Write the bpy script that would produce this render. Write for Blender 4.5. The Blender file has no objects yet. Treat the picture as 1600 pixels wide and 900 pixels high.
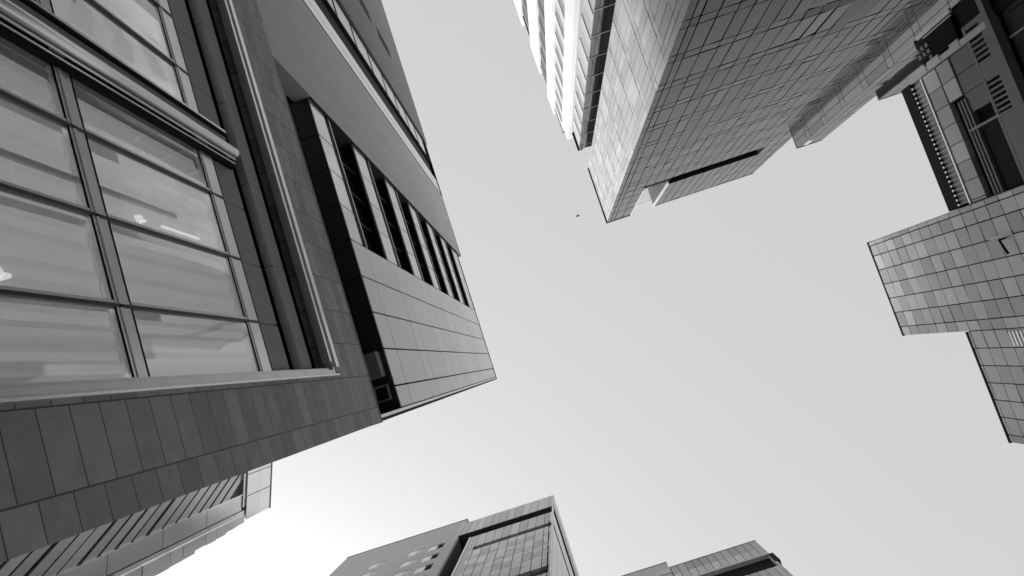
import bpy, bmesh, math, random
from mathutils import Matrix, Vector
random.seed(7)
S = bpy.context.scene
COL = S.collection

# ------------------------------------------------------------------ camera
# world axes: X runs along the short sides of the blocks, Y along the alley, Z up; metres
cam_d = bpy.data.cameras.new("camera")
cam_d.sensor_width = 36.0
cam_d.lens = 25.58
cam_d.clip_start = 0.05
cam_d.clip_end = 5000
cam = bpy.data.objects.new("camera", cam_d)
COL.objects.link(cam)
R = ((0.94969686, -0.31191832, -0.02797899),
     (0.30729303, 0.94537412, -0.10880607),
     (0.06038922, 0.09473504, 0.99366917))
cam.matrix_world = Matrix([[R[i][0], -R[i][1], -R[i][2], (0, 0, 1.6)[i]] for i in range(3)] + [[0, 0, 0, 1]])
S.camera = cam

# ------------------------------------------------------------------ sky and sun (sun low behind the lower left of the picture, hazy)
SUN_AZ = math.atan2(-0.80, 0.60)      # clockwise from +Y
SUN_EL = math.radians(42)
W = bpy.data.worlds.new("World")
S.world = W
W.use_nodes = True
nt = W.node_tree
nt.nodes.clear()
sky = nt.nodes.new('ShaderNodeTexSky')
sky.sky_type = 'NISHITA'
sky.sun_disc = False
sky.sun_elevation = SUN_EL
sky.sun_rotation = SUN_AZ
sky.air_density = 1.0
sky.dust_density = 6.0
sky.ozone_density = 1.0
bw = nt.nodes.new('ShaderNodeRGBToBW')
bg = nt.nodes.new('ShaderNodeBackground')
bg.inputs['Strength'].default_value = 0.12
wo = nt.nodes.new('ShaderNodeOutputWorld')
nt.links.new(sky.outputs[0], bw.inputs[0])
# a thin even veil of high cloud over the clear-sky gradient
veil = nt.nodes.new('ShaderNodeMath')
veil.operation = 'MULTIPLY_ADD'
veil.inputs[1].default_value = 0.17
veil.inputs[2].default_value = 1.46
nt.links.new(bw.outputs[0], veil.inputs[0])
nt.links.new(veil.outputs[0], bg.inputs['Color'])
nt.links.new(bg.outputs[0], wo.inputs['Surface'])

sd = bpy.data.lights.new("sun", 'SUN')
sd.energy = 1.0
sd.angle = math.radians(12)
sd.color = (1.0, 0.99, 0.98)
sun = bpy.data.objects.new("sun", sd)
COL.objects.link(sun)
sdir = Vector((math.sin(SUN_AZ) * math.cos(SUN_EL), math.cos(SUN_AZ) * math.cos(SUN_EL), math.sin(SUN_EL)))
sun.rotation_euler = sdir.to_track_quat('Z', 'Y').to_euler()
sun.location = (0, 0, 150)

S.view_settings.view_transform = 'Standard'
S.view_settings.look = 'None'
S.view_settings.gamma = 1.0
S.view_settings.use_curve_mapping = False
S.view_settings.exposure = 1.66
S.cycles.max_bounces = 10
S.cycles.transparent_max_bounces = 12


# ------------------------------------------------------------------ materials
def mat(name, base, rough=0.6, spec=0.5, metal=0.0, tone=0.0, noise=0.0, nscale=1.0, nstretch=(1, 1, 1),
        bump=0.0, bscale=4.0, bstretch=(1, 1, 1), brick=None, streak=0.0):
    m = bpy.data.materials.new(name)
    m.use_nodes = True
    t = m.node_tree
    N = t.nodes
    L = t.links
    p = N['Principled BSDF']
    p.inputs['Roughness'].default_value = rough
    p.inputs['Specular IOR Level'].default_value = spec
    p.inputs['Metallic'].default_value = metal
    tc = N.new('ShaderNodeTexCoord')

    def mapped(stretch):
        mp = N.new('ShaderNodeMapping')
        mp.inputs['Scale'].default_value = stretch
        L.new(tc.outputs['Object'], mp.inputs['Vector'])
        return mp.outputs[0]

    def math_(op, a, b):
        n = N.new('ShaderNodeMath')
        n.operation = op
        for i, v in enumerate((a, b)):
            if isinstance(v, (int, float)):
                n.inputs[i].default_value = v
            else:
                L.new(v, n.inputs[i])
        return n.outputs[0]
    val = None
    fac = 1.0
    if tone:
        at = N.new('ShaderNodeAttribute')
        at.attribute_name = 'tone'
        fac = math_('ADD', 1.0, math_('MULTIPLY', at.outputs['Fac'], tone))
    if noise:
        nz = N.new('ShaderNodeTexNoise')
        nz.inputs['Scale'].default_value = nscale
        nz.inputs['Detail'].default_value = 6
        nz.inputs['Roughness'].default_value = 0.62
        L.new(mapped(nstretch), nz.inputs['Vector'])
        k = math_('ADD', 1.0 - noise, math_('MULTIPLY', nz.outputs['Fac'], 2 * noise))
        fac = math_('MULTIPLY', fac, k)
    if streak:   # rain streaks and dust running down the wall
        nz = N.new('ShaderNodeTexNoise')
        nz.inputs['Scale'].default_value = 1.0
        nz.inputs['Detail'].default_value = 5
        L.new(mapped((2.6, 2.6, 0.09)), nz.inputs['Vector'])
        k = math_('ADD', 1.0 - streak, math_('MULTIPLY', nz.outputs['Fac'], 2 * streak))
        fac = math_('MULTIPLY', fac, k)
    if brick:    # (mapping, course length, course height, mortar size, mortar tone, offset)
        axes, bwid, bhei, mort, mtone, vary = brick
        sp = N.new('ShaderNodeSeparateXYZ')
        L.new(tc.outputs['Object'], sp.inputs[0])
        cb = N.new('ShaderNodeCombineXYZ')
        L.new(sp.outputs[axes[0]], cb.inputs[0])
        L.new(sp.outputs[axes[1]], cb.inputs[1])
        bt = N.new('ShaderNodeTexBrick')
        bt.offset = 0.5
        bt.inputs['Color1'].default_value = (1 - vary,) * 3 + (1,)
        bt.inputs['Color2'].default_value = (1 + vary,) * 3 + (1,)
        bt.inputs['Mortar'].default_value = (mtone,) * 3 + (1,)
        bt.inputs['Scale'].default_value = 1.0
        bt.inputs['Mortar Size'].default_value = mort
        bt.inputs['Mortar Smooth'].default_value = 0.1
        bt.inputs['Brick Width'].default_value = bwid
        bt.inputs['Row Height'].default_value = bhei
        L.new(cb.outputs[0], bt.inputs['Vector'])
        fac = math_('MULTIPLY', fac, bt.outputs['Color'])
    v = math_('MULTIPLY', fac, base)
    cmb = N.new('ShaderNodeCombineColor')
    for i in range(3):
        if isinstance(v, (int, float)):
            cmb.inputs[i].default_value = v
        else:
            L.new(v, cmb.inputs[i])
    L.new(cmb.outputs[0], p.inputs['Base Color'])
    if bump:
        nz = N.new('ShaderNodeTexNoise')
        nz.inputs['Scale'].default_value = bscale
        nz.inputs['Detail'].default_value = 4
        L.new(mapped(bstretch), nz.inputs['Vector'])
        bp = N.new('ShaderNodeBump')
        bp.inputs['Strength'].default_value = bump
        bp.inputs['Distance'].default_value = 0.02
        L.new(nz.outputs['Fac'], bp.inputs['Height'])
        L.new(bp.outputs[0], p.inputs['Normal'])
    return m


def glass_mat(name, tint, wav, wscale, wstretch, spec_mix=0.0):
    m = bpy.data.materials.new(name)
    m.use_nodes = True
    t = m.node_tree
    N = t.nodes
    L = t.links
    N.clear()
    out = N.new('ShaderNodeOutputMaterial')
    mix = N.new('ShaderNodeMixShader')
    tr = N.new('ShaderNodeBsdfTransparent')
    tr.inputs[0].default_value = (tint,) * 3 + (1,)
    gl = N.new('ShaderNodeBsdfGlossy')
    gl.inputs['Roughness'].default_value = 0.03
    gl.inputs['Color'].default_value = (0.9, 0.9, 0.9, 1)
    fr = N.new('ShaderNodeFresnel')
    fr.inputs['IOR'].default_value = 1.6
    ad = N.new('ShaderNodeMath')
    ad.operation = 'ADD'
    ad.use_clamp = True
    ad.inputs[1].default_value = spec_mix
    L.new(fr.outputs[0], ad.inputs[0])
    tc = N.new('ShaderNodeTexCoord')
    mp = N.new('ShaderNodeMapping')
    mp.inputs['Scale'].default_value = wstretch
    nz = N.new('ShaderNodeTexNoise')
    nz.inputs['Scale'].default_value = wscale
    nz.inputs['Detail'].default_value = 2
    bp = N.new('ShaderNodeBump')
    bp.inputs['Strength'].default_value = wav
    bp.inputs['Distance'].default_value = 0.02
    L.new(tc.outputs['Object'], mp.inputs[0])
    L.new(mp.outputs[0], nz.inputs['Vector'])
    L.new(nz.outputs['Fac'], bp.inputs['Height'])
    L.new(bp.outputs[0], gl.inputs['Normal'])
    geo = N.new('ShaderNodeNewGeometry')       # the inner face of the pane only lets light through
    inv = N.new('ShaderNodeMath')
    inv.operation = 'SUBTRACT'
    inv.inputs[0].default_value = 1.0
    L.new(geo.outputs['Backfacing'], inv.inputs[1])
    mu = N.new('ShaderNodeMath')
    mu.operation = 'MULTIPLY'
    L.new(ad.outputs[0], mu.inputs[0])
    L.new(inv.outputs[0], mu.inputs[1])
    L.new(mu.outputs[0], mix.inputs[0])
    frit = N.new('ShaderNodeMixShader')
    frit.inputs[0].default_value = 0.25
    df = N.new('ShaderNodeBsdfDiffuse')
    df.inputs['Color'].default_value = (0.85, 0.85, 0.85, 1)
    L.new(tr.outputs[0], frit.inputs[1])
    L.new(df.outputs[0], frit.inputs[2])
    L.new(frit.outputs[0], mix.inputs[1])
    L.new(gl.outputs[0], mix.inputs[2])
    L.new(mix.outputs[0], out.inputs['Surface'])
    return m


PANE_FILL = 60.0     # watts per area light added behind the blinds of the big window
M = dict(
    stone=mat('grey_stone', 0.34, 0.6, 0.4, noise=0.32, nscale=3.4, streak=0.14, bump=0.25, bscale=9,
              brick=((2, 1), 0.50, 0.88, 0.011, 0.28, 0.2)),
    stone_end=mat('grey_end_stone', 0.34, 0.6, 0.4, noise=0.32, nscale=3.4, streak=0.14, bump=0.25, bscale=9,
              brick=((2, 0), 0.50, 0.88, 0.011, 0.28, 0.14)),
    stone_fine=mat('ribbed_stone', 0.45, 0.5, 0.4, noise=0.14, nscale=0.7, streak=0.22, bump=0.5, bscale=5, bstretch=(1, 9, 0.35)),
    stone_dark=mat('dark_stone', 0.22, 0.75, 0.3, noise=0.14, nscale=0.7, streak=0.12),
    panel=mat('pale_metal_panel', 0.76, 0.26, 0.5, tone=0.07, noise=0.06, nscale=0.6, streak=0.05),
    stripglass=mat('glossy_panel', 0.6, 0.14, 0.5, metal=0.25, tone=0.12, noise=0.1, nscale=1.2, bump=0.25, bscale=1.2, bstretch=(1, 1, .5)),
    joint=mat('black_joint', 0.012, 0.9, 0.1),
    black=mat('black_metal', 0.014, 0.6, 0.05, noise=0.2, nscale=3),
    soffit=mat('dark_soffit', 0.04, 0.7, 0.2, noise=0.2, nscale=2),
    bright=mat('bright_steel', 0.75, 0.28, 0.5, metal=0.6, noise=0.05, nscale=2),
    steel=mat('brushed_steel', 0.72, 0.3, 0.5, metal=0.5, noise=0.1, nscale=3, nstretch=(1, 1, 0.1)),
    white=mat('white_paint', 0.85, 0.3, 0.5, metal=0.4, noise=0.04, nscale=1, streak=0.06),
    bar=mat('grey_bar', 0.42, 0.5, 0.4, noise=0.1, nscale=2),
    blind=mat('pale_blind', 0.7, 0.8, 0.2, tone=0.25, noise=0.05, nscale=0.8, nstretch=(1, 3, 0.5)),
    strip=mat('grey_strip', 0.30, 0.6, 0.3, noise=0.12, nscale=1.2),
    darkglass=mat('dark_glass', 0.03, 0.12, 0.45, tone=0.3, bump=0.05, bscale=1.5),
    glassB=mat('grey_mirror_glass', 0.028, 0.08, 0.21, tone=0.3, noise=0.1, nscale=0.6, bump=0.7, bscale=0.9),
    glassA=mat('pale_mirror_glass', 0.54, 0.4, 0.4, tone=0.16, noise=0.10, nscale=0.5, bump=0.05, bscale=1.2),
    mullion=mat('dark_mullion', 0.04, 0.5, 0.3),
    mullionA=mat('grey_mullion', 0.16, 0.5, 0.3),
    concrete=mat('pale_concrete', 0.6, 0.8, 0.2, noise=0.12, nscale=0.5, streak=0.14),
    clad=mat('grey_cladding', 0.46, 0.3, 0.42, tone=0.3, noise=0.12, nscale=0.8, streak=0.08),
    cladR=mat('grey_tile', 0.20, 0.6, 0.35, tone=0.14, noise=0.15, nscale=0.8, streak=0.1),
    plain=mat('grey_render', 0.5, 0.85, 0.2, noise=0.12, nscale=0.25, streak=0.06),
    gridglass=mat('grey_panel_glass', 0.5, 0.3, 0.5, tone=0.28, noise=0.1, nscale=0.7, bump=0.04),
    pier=mat('white_pier', 0.85, 0.55, 0.3, noise=0.04, nscale=0.4, streak=0.05),
    core=mat('building_core', 0.10, 0.9, 0.1, noise=0.1),
    roof=mat('roof_felt', 0.15, 0.9, 0.1, noise=0.2),
    wingglass=mat('wing_side_glass', 0.17, 0.15, 0.3, tone=0.15, noise=0.1, nscale=0.6),  # paler copy of the front glass; colour stands in for its weaker sky reflection
    pale_tile=mat('pale_tile', 0.95, 0.18, 0.5, metal=0.9, tone=0.06, noise=0.08, nscale=0.5, streak=0.08),
    pale_tile2=mat('pale_tile_grey', 0.78, 0.2, 0.5, metal=0.9, tone=0.06, noise=0.1, nscale=0.5, streak=0.08),
    slat=mat('slat', 0.58, 0.25, 0.5, metal=0.6, tone=0.15, noise=0.1, nscale=0.5),
    ledge=mat('weathered_ledge', 0.72, 0.35, 0.5, metal=0.4, noise=0.3, nscale=1.4, nstretch=(1, 2, 1)),
    paving=mat('paving', 0.42, 0.85, 0.2, noise=0.15, nscale=0.4, brick=((0, 1), 0.8, 0.4, 0.008, 0.5, 0.06)),
    pane=glass_mat('window_glass', 0.86, 0.35, 0.9, (1, 1.6, 0.14), 0.12),
)
bm_ = M['blind'].node_tree
_p = bm_.nodes['Principled BSDF']
_t = bm_.nodes.new('ShaderNodeBsdfTranslucent')
_t.inputs['Color'].default_value = (0.8, 0.8, 0.8, 1)
_m = bm_.nodes.new('ShaderNodeMixShader')
_m.inputs[0].default_value = 0.5
bm_.links.new(_p.outputs[0], _m.inputs[1])
bm_.links.new(_t.outputs[0], _m.inputs[2])
bm_.links.new(_m.outputs[0], bm_.nodes['Material Output'].inputs['Surface'])
lamp_m = bpy.data.materials.new('lamp_glow')
lamp_m.use_nodes = True
lp = lamp_m.node_tree.nodes['Principled BSDF']
lp.inputs['Base Color'].default_value = (0.9, 0.9, 0.9, 1)
lp.inputs['Emission Color'].default_value = (1, 1, 1, 1)
lp.inputs['Emission Strength'].default_value = 0.4


# ------------------------------------------------------------------ mesh helpers
class MB:
    def __init__(self):
        self.v, self.f, self.t = [], [], []

    def quadbox(self, c8, tone=0.0):
        n = len(self.v)
        self.v += c8
        for q in ((0, 1, 2, 3), (7, 6, 5, 4), (0, 4, 5, 1), (1, 5, 6, 2), (2, 6, 7, 3), (3, 7, 4, 0)):
            self.f.append([n + i for i in q])
            self.t.append(tone)
        return self

    def box(self, x0, x1, y0, y1, z0, z1, tone=0.0):
        if x0 > x1: x0, x1 = x1, x0
        if y0 > y1: y0, y1 = y1, y0
        if z0 > z1: z0, z1 = z1, z0
        return self.quadbox([(x0, y0, z0), (x0, y1, z0), (x1, y1, z0), (x1, y0, z0),
                             (x0, y0, z1), (x0, y1, z1), (x1, y1, z1), (x1, y0, z1)], tone)

    def slab(self, F, u0, u1, z0, z1, d0, d1, tone=0.0, tilt=0.0):
        """a plate on face F = (side, plane): u along the wall, z up, d outwards"""
        a = random.uniform(-tilt, tilt)
        b = random.uniform(-tilt, tilt)
        h = [d1 - a - b, d1 + a - b, d1 + a + b, d1 - a + b]
        c = []
        for dd in ((d0,) * 4, h):
            for (u, z), d in zip(((u0, z0), (u1, z0), (u1, z1), (u0, z1)), dd):
                c.append(fp(F, u, z, d))
        return self.quadbox(c, tone)

    def tube(self, p0, p1, r, n=10, r1=None):
        p0, p1 = Vector(p0), Vector(p1)
        r1 = r if r1 is None else r1
        w = (p1 - p0).normalized()
        a = w.orthogonal().normalized()
        b = w.cross(a)
        k = len(self.v)
        for p, rr in ((p0, r), (p1, r1)):
            for i in range(n):
                an = 2 * math.pi * i / n
                self.v.append(tuple(p + a * rr * math.cos(an) + b * rr * math.sin(an)))
        for i in range(n):
            j = (i + 1) % n
            self.f.append([k + i, k + j, k + n + j, k + n + i]); self.t.append(0)
        self.f.append([k + i for i in range(n)]); self.t.append(0)
        self.f.append([k + n + i for i in range(n)]); self.t.append(0)
        return self

    def prism(self, pts, z0, z1, tone=0.0):
        n = len(pts)
        k = len(self.v)
        self.v += [(x, y, z0) for x, y in pts] + [(x, y, z1) for x, y in pts]
        for i in range(n):
            j = (i + 1) % n
            self.f.append([k + i, k + j, k + n + j, k + n + i]); self.t.append(tone)
        self.f.append([k + i for i in range(n)]); self.t.append(tone)
        self.f.append([k + n + i for i in range(n)]); self.t.append(tone)
        return self

    def build(self, name, m, parent=None, smooth=False, **props):
        o0 = Vector((0, 0, 0))
        q = parent
        while q is not None:
            o0 += Vector(q.location)
            q = q.parent
        me = bpy.data.meshes.new(name)
        me.from_pydata([tuple(Vector(p) - o0) for p in self.v], [], self.f)
        at = me.attributes.new('tone', 'FLOAT', 'FACE')
        at.data.foreach_set('value', self.t)
        bm = bmesh.new()
        bm.from_mesh(me)
        bmesh.ops.recalc_face_normals(bm, faces=bm.faces)
        bm.to_mesh(me)
        bm.free()
        if smooth:
            for p in me.polygons:
                p.use_smooth = True
        me.materials.append(m)
        o = bpy.data.objects.new(name, me)
        COL.objects.link(o)
        if parent is not None:
            o.parent = parent
        for k, v in props.items():
            o[k] = v
        return o


def fp(F, u, z, d):
    s, c = F
    if s == 'X+': return (c + d, u, z)
    if s == 'X-': return (c - d, u, z)
    if s == 'Y+': return (u, c + d, z)
    return (u, c - d, z)


def thing(name, label, cat, loc, group=None):
    o = bpy.data.objects.new(name, None)
    o.empty_display_size = 0.5
    COL.objects.link(o)
    o.location = loc
    o['label'] = label
    o['category'] = cat
    if group:
        o['group'] = group
    return o


def frange(a, b, s):
    r = []
    while a < b - 1e-6:
        r.append(a)
        a += s
    return r


def rt():
    return random.uniform(-1, 1)


def panels(mb, F, us, zs, gap, d0, d1, tilt=0.0, skip=None, tones=None):
    for i in range(len(us) - 1):
        for j in range(len(zs) - 1):
            if skip and skip(us[i], us[i + 1], zs[j], zs[j + 1]):
                continue
            g = gap / 2
            if us[i + 1] - us[i] < 2.5 * gap or zs[j + 1] - zs[j] < 2.5 * gap:
                continue
            mb.slab(F, us[i] + g, us[i + 1] - g, zs[j] + g, zs[j + 1] - g, d0, d1, tones() if tones else rt(), tilt)
    return mb


# ------------------------------------------------------------------ ground
g = MB().box(-400, 400, -400, 400, -0.5, 0.0)
go = g.build('ground', M['paving'])
go['kind'] = 'structure'

# ================================================================== 1  near left stone office building
LB = thing('office_building', 'near grey stone building at left with a huge steel-framed window under ribbon windows', 'building', (-5, -0.22, 0))
WY0, WY1, WZ0, WZ1 = -15.2, -1.20, 3.0, 18.45    # the big window opening
w = MB()
w.box(-5.6, -5.0, -1.20, 0.20, 0, 21.2)          # pier beside the window
w.box(-5.6, -5.0, -40, WY0, 0, 21.2)
w.box(-5.6, -5.0, WY0, WY1, 0, WZ0)
w.box(-5.6, -5.0, WY0, WY1, WZ1, 21.2)
w.build('stone_wall', M['stone'], LB)
MB().box(-5.6, -5.0, -16.05, -10.62, 21.2, 62.3).build('stone_wall', M['stone_fine'], LB)
MB().box(-17, -5.6, -0.02, 0.16, 0, 20.9).build('end_wall', M['stone_end'], LB)
# sill coping over the lower wall
MB().box(-5.62, -4.985, -10.62, 0.215, 21.203, 21.26).build('sill', M['strip'], LB)
# open gap below the upper volume
PX = -5.1
ZS = 24.45        # underside of the upper volume
ZR = 60.35        # its roof
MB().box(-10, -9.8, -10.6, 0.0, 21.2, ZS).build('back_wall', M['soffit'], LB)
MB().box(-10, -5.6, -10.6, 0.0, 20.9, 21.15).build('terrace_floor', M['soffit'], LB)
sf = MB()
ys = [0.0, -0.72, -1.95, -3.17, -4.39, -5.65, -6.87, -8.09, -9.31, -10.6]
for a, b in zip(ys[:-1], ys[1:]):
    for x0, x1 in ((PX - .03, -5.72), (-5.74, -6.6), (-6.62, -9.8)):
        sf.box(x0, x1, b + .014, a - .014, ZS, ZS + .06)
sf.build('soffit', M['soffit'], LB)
MB().box(-6.1, -5.28, -1.9, -1.1, 23.9, ZS - .02).build('soffit_light_box', M['strip'], LB)
fx = MB()
fx.box(-5.8, -5.3, -0.85, -0.80, ZS - .12, ZS - .01)
fx.box(-5.8, -5.3, -0.40, -0.35, ZS - .12, ZS - .01)
fx.box(-5.8, -5.75, -0.80, -0.40, ZS - .12, ZS - .01)
fx.box(-5.35, -5.3, -0.80, -0.40, ZS - .12, ZS - .01)
fx.build('soffit_hatch', M['bar'], LB)
# upper volume: core, pale panels, ribbons
MB().box(-17, PX - .45, -10.6, -0.02, ZS + .1, ZR - .05).build('upper_wall', M['core'], LB)
F = ('X+', PX)
us = [-5.65, -4.39, -3.17, -1.95, -0.72, 0.0]
zb = [ZS, 26.25, 30.35, 31.9, 35.85, 37.85, 41.4, 43.85, 48.0, 50.5, 54.25, 57.0, ZR]
for j in range(len(zb) - 1):
    mb = MB()
    for i in range(len(us) - 1):
        mb.slab(F, us[i] + .028, us[i + 1] - .028, zb[j] + .02, zb[j + 1] - .02, -.09, 0, rt(), .002)
    mb.build('panel_band', M['panel'], LB)
bk = MB().slab(F, -5.66, -0.015, ZS + .09, ZR - .05, -.44, -.095)
bk.build('panel_backing', M['joint'], LB)
# ribbons, storey by storey
prev = ZS
for k, z in enumerate([25.95 + 5.5 * k for k in range(6)] + [ZR]):
    mb = MB()
    cut = [prev, z] if z - prev < 2.3 else [prev, prev + (z - prev) * .38, z]
    for a, b in zip(cut[:-1], cut[1:]):
        for y0, y1 in ((-10.6, -9.31), (-9.31, -8.09), (-8.09, -6.87), (-6.87, -5.65)):
            mb.slab(F, y0 + .02, y1 - .02, a + .02, b - .02, -.05, 0, rt(), .004)
    mb.build('panel_band', M['stripglass'], LB)
    MB().slab(F, -10.6, -5.67, prev + .02, z - .02, -.43, -.055).build('ribbon_backing', M['joint'], LB)
    if k < 6:
        wo_ = MB().slab(F, -10.59, -5.67, z, z + 3.75, -.43, -.40).build('ribbon_window', M['darkglass'], LB)
        MB().slab(F, -10.58, -5.68, z + .52, z + .60, -.30, .012).build('frame', M['bright'], wo_)
        MB().slab(F, -10.58, -5.68, z + .62, z + 1.0, -.30, -.07).build('frame', M['mullionA'], wo_)
        MB().slab(F, -10.58, -5.68, z + 3.69, z + 3.73, -.06, .006).build('frame', M['steel'], wo_)
        for y in (-9.31, -8.09, -6.87):
            MB().slab(F, y - .04, y + .04, z + 1.02, z + 3.67, -.39, -.2).build('bar', M['black'], wo_)
        prev = z + 3.75
MB().box(-5.6, -5.006, -10.618, -10.602, ZS, 62.2).build('jamb_shade', M['soffit'], LB)  # thin dark sheet over the stone jamb, its colour standing in for shade
# white corner trim
MB().box(PX - .3, PX + .02, 0.01, 0.10, 21.3, ZR).build('corner_trim', M['white'], LB)
MB().box(PX - .3, PX - .02, 0.10, 0.19, 21.3, ZR).build('corner_trim', M['black'], LB)
MB().box(-17, PX - .3, 0.0, 0.10, 20.92, ZR).build('end_wall', M['joint'], LB)
for a, b in zip([20.95] + [ZS + 4 * k for k in range(9)], [ZS + 4 * k for k in range(9)] + [ZR]):
    mb = MB()
    for x0 in frange(-17, -5.6, 1.6):
        mb.box(x0 + .02, min(x0 + 1.6, PX - .32) - .02, 0.101, 0.15, a + .02, b - .02, rt())
    mb.build('end_panels', M['clad'], LB)
MB().box(PX - .5, PX + .03, -10.6, 0.19, ZR + .02, ZR + .2).build('roof_coping', M['black'], LB)
MB().box(-5.62, -4.985, -16.05, -10.60, 62.30, 62.5).build('roof_coping', M['stone_dark'], LB)
# bright vertical strip, glazed strip and dark stone end further along the alley
MB().box(-5.3, -4.99, -16.13, -16.05, 0, 62.3).build('black_trim', M['joint'], LB)
MB().box(-5.35, -5.02, -16.75, -16.13, 21.2, 62.3).build('white_strip', M['white'], LB)
MB().box(-5.35, -5.02, -17.45, -16.80, 21.2, 62.3).build('white_strip', M['white'], LB)
MB().box(-5.6, -5.25, -19.2, -17.45, 21.2, 62.3).build('black_recess', M['black'], LB)
gs = MB()
for z in frange(21.4, 61, 3.6):
    gs.slab(('X+', -5.05), -20.85, -19.25, z, min(z + 3.5, 62.2), -.1, 0, rt(), .004)
gsw = gs.build('glazed_strip', M['panel'], LB)
gm = MB()
for z in frange(21.3, 62, 3.6):
    gm.slab(('X+', -5.05), -20.9, -19.2, z - .05, z + .1, -.12, .03)
gm.slab(('X+', -5.05), -19.24, -19.1, 21.3, 62.2, -.2, .05)
gm.slab(('X+', -5.05), -21.3, -20.86, 21.3, 62.2, -.2, .05)
gm.build('frame', M['black'], gsw)
MB().box(-9, -5.2, -21.3, -16.05, 21.2, 62.2).build('upper_wall', M['core'], LB)
MB().box(-17, -4.97, -42, -21.32, 21.2, 64.0).build('stone_wall', M['stone_dark'], LB)
for z in frange(28, 58, 6.0):
    MB().slab(('X+', -4.97), -26.9, -26.0, z, z + 3.8, -.02, .02).build('slit_window', M['black'], LB)
MB().box(-17, -9, -21.3, -10.62, 25, 60.3).build('upper_wall', M['core'], LB)
MB().box(-17.0, -5.5, -10.6, -0.0, ZR - .04, ZR + .01).build('roof', M['roof'], LB)
MB().box(-9, -4.98, -21.3, -16.06, 62.3, 62.75).build('roof_coping', M['black'], LB)
MB().box(-17, -5.6, -16.05, -10.62, 60.4, 62.2).build('upper_wall', M['core'], LB)

# ------------- the big window of the stone building
BW = MB()
d_in = -5.62
BW.box(-5.70, -5.60, WY0, WY1, WZ0, WZ1)          # back of the reveal at head
win = MB()
# bright outer frame, two profiles
win.box(-5.12, -4.90, WY0, -1.36, 18.28, 18.50)
win.box(-5.12, -4.93, WY0, -1.50, 18.02, 18.16)
win.box(-5.12, -4.93, -1.20, -1.165, WZ0, 18.50)
win.box(-5.12, -4.96, WY0, -1.21, 18.17, 18.27)
win.build('window_frame', M['bright'], LB)
WIN = [o for o in COL.objects if o.name == 'window_frame'][0]
WIN.name = 'big_window'
# the outer steel ledge along the pier side is wide, pale and weathered
MB().box(-5.30, -4.965, -1.31, -1.205, WZ0, 18.16).build('jamb_ledge', M['ledge'], WIN)
MB().box(-5.34, -5.0, -1.36, -1.315, WZ0, 18.0).build('jamb_ledge', M['ledge'], WIN)
# head: dark reveals and a grey strip
MB().box(-5.60, -5.42, WY0, -1.36, 17.15, 18.40).build('head_reveal', M['joint'], WIN)
hs = MB()
for y0, y1 in zip([-15, -13.2, -11.3, -9.4, -7.5, -5.6, -3.7], [-13.2, -11.3, -9.4, -7.5, -5.6, -3.7, -1.4]):
    hs.box(-5.30, -5.12, y0 + .008, y1 - .008, 16.62, 17.25)
hs.build('head_strip', M['strip'], WIN)
MB().box(-5.60, -5.40, WY0, -1.36, 16.0, 17.15).build('head_reveal', M['joint'], WIN)
ht = MB()
for y0, y1 in zip([-15, -12.35, -11.1, -9.85, -8.6, -7.35, -6.1, -4.85, -3.6, -2.35], [-12.35, -11.1, -9.85, -8.6, -7.35, -6.1, -4.85, -3.6, -2.35, -1.38]):
    ht.box(-5.26, -5.16, y0 + .02, y1 - .02, 15.04, 16.02)
ht.build('top_panel', M['strip'], WIN)
# transoms
for za, zc, dx in ((10.52, 10.84, 0.0), (14.46, 14.98, 0.0), (6.76, 7.06, 0.0)):
    MB().box(-5.22, -5.118, WY0, -1.37, za, zc).build('transom', M['bright'], WIN)
    t2 = MB()
    t2.box(-5.14, -5.115, WY0, -1.37, za - .02, za - .003)
    if zc - za > .3:
        t2.box(-5.14, -5.112, WY0, -1.37, zc + .003, zc + .03)
    t2.build('transom_lip', M['joint'], WIN)
    MB().box(-5.117, -5.105, WY0, -1.37, za + .07, za + .13).build('transom_lip', M['bright'], WIN)
# mullions
mys = [-2.35, -3.60, -4.85, -7.45, -8.70, -9.95, -11.2, -12.45, -13.7]
for y in mys:
    MB().box(-5.2, -5.105, y - .022, y + .022, WZ0, 15.0).build('mullion', M['mullion'], WIN)
    MB().box(-5.17, -5.115, y - .07, y - .03, WZ0, 15.0).build('mullion_cap', M['steel'], WIN)
# the heavy mullion: black gap, thin rails, a round pipe and a flat
MB().box(-5.155, -5.05, -5.86, -5.70, WZ0, 15.9).build('mullion', M['joint'], WIN)
MB().tube((-5.02, -5.89, WZ0), (-5.02, -5.89, 15.9), .022).build('rail', M['steel'], WIN, True)
MB().tube((-5.04, -5.80, WZ0), (-5.04, -5.80, 15.9), .016).build('rail', M['steel'], WIN, True)
MB().tube((-5.03, -6.06, WZ0), (-5.03, -6.06, 16.0), .11, 20).build('pipe', M['bright'], WIN, True)
MB().box(-5.6, -5.16, -6.52, -5.72, WZ0, 15.9).build('mullion', M['joint'], WIN)
MB().box(-5.155, -5.08, -6.40, -6.10, WZ0, 15.9).build('mullion', M['strip'], WIN)
MB().box(-5.155, -5.03, -6.47, -6.41, WZ0, 15.9).build('mullion', M['joint'], WIN)
MB().box(-5.15, -5.04, -6.53, -6.48, WZ0, 15.9).build('mullion', M['bright'], WIN)
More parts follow.
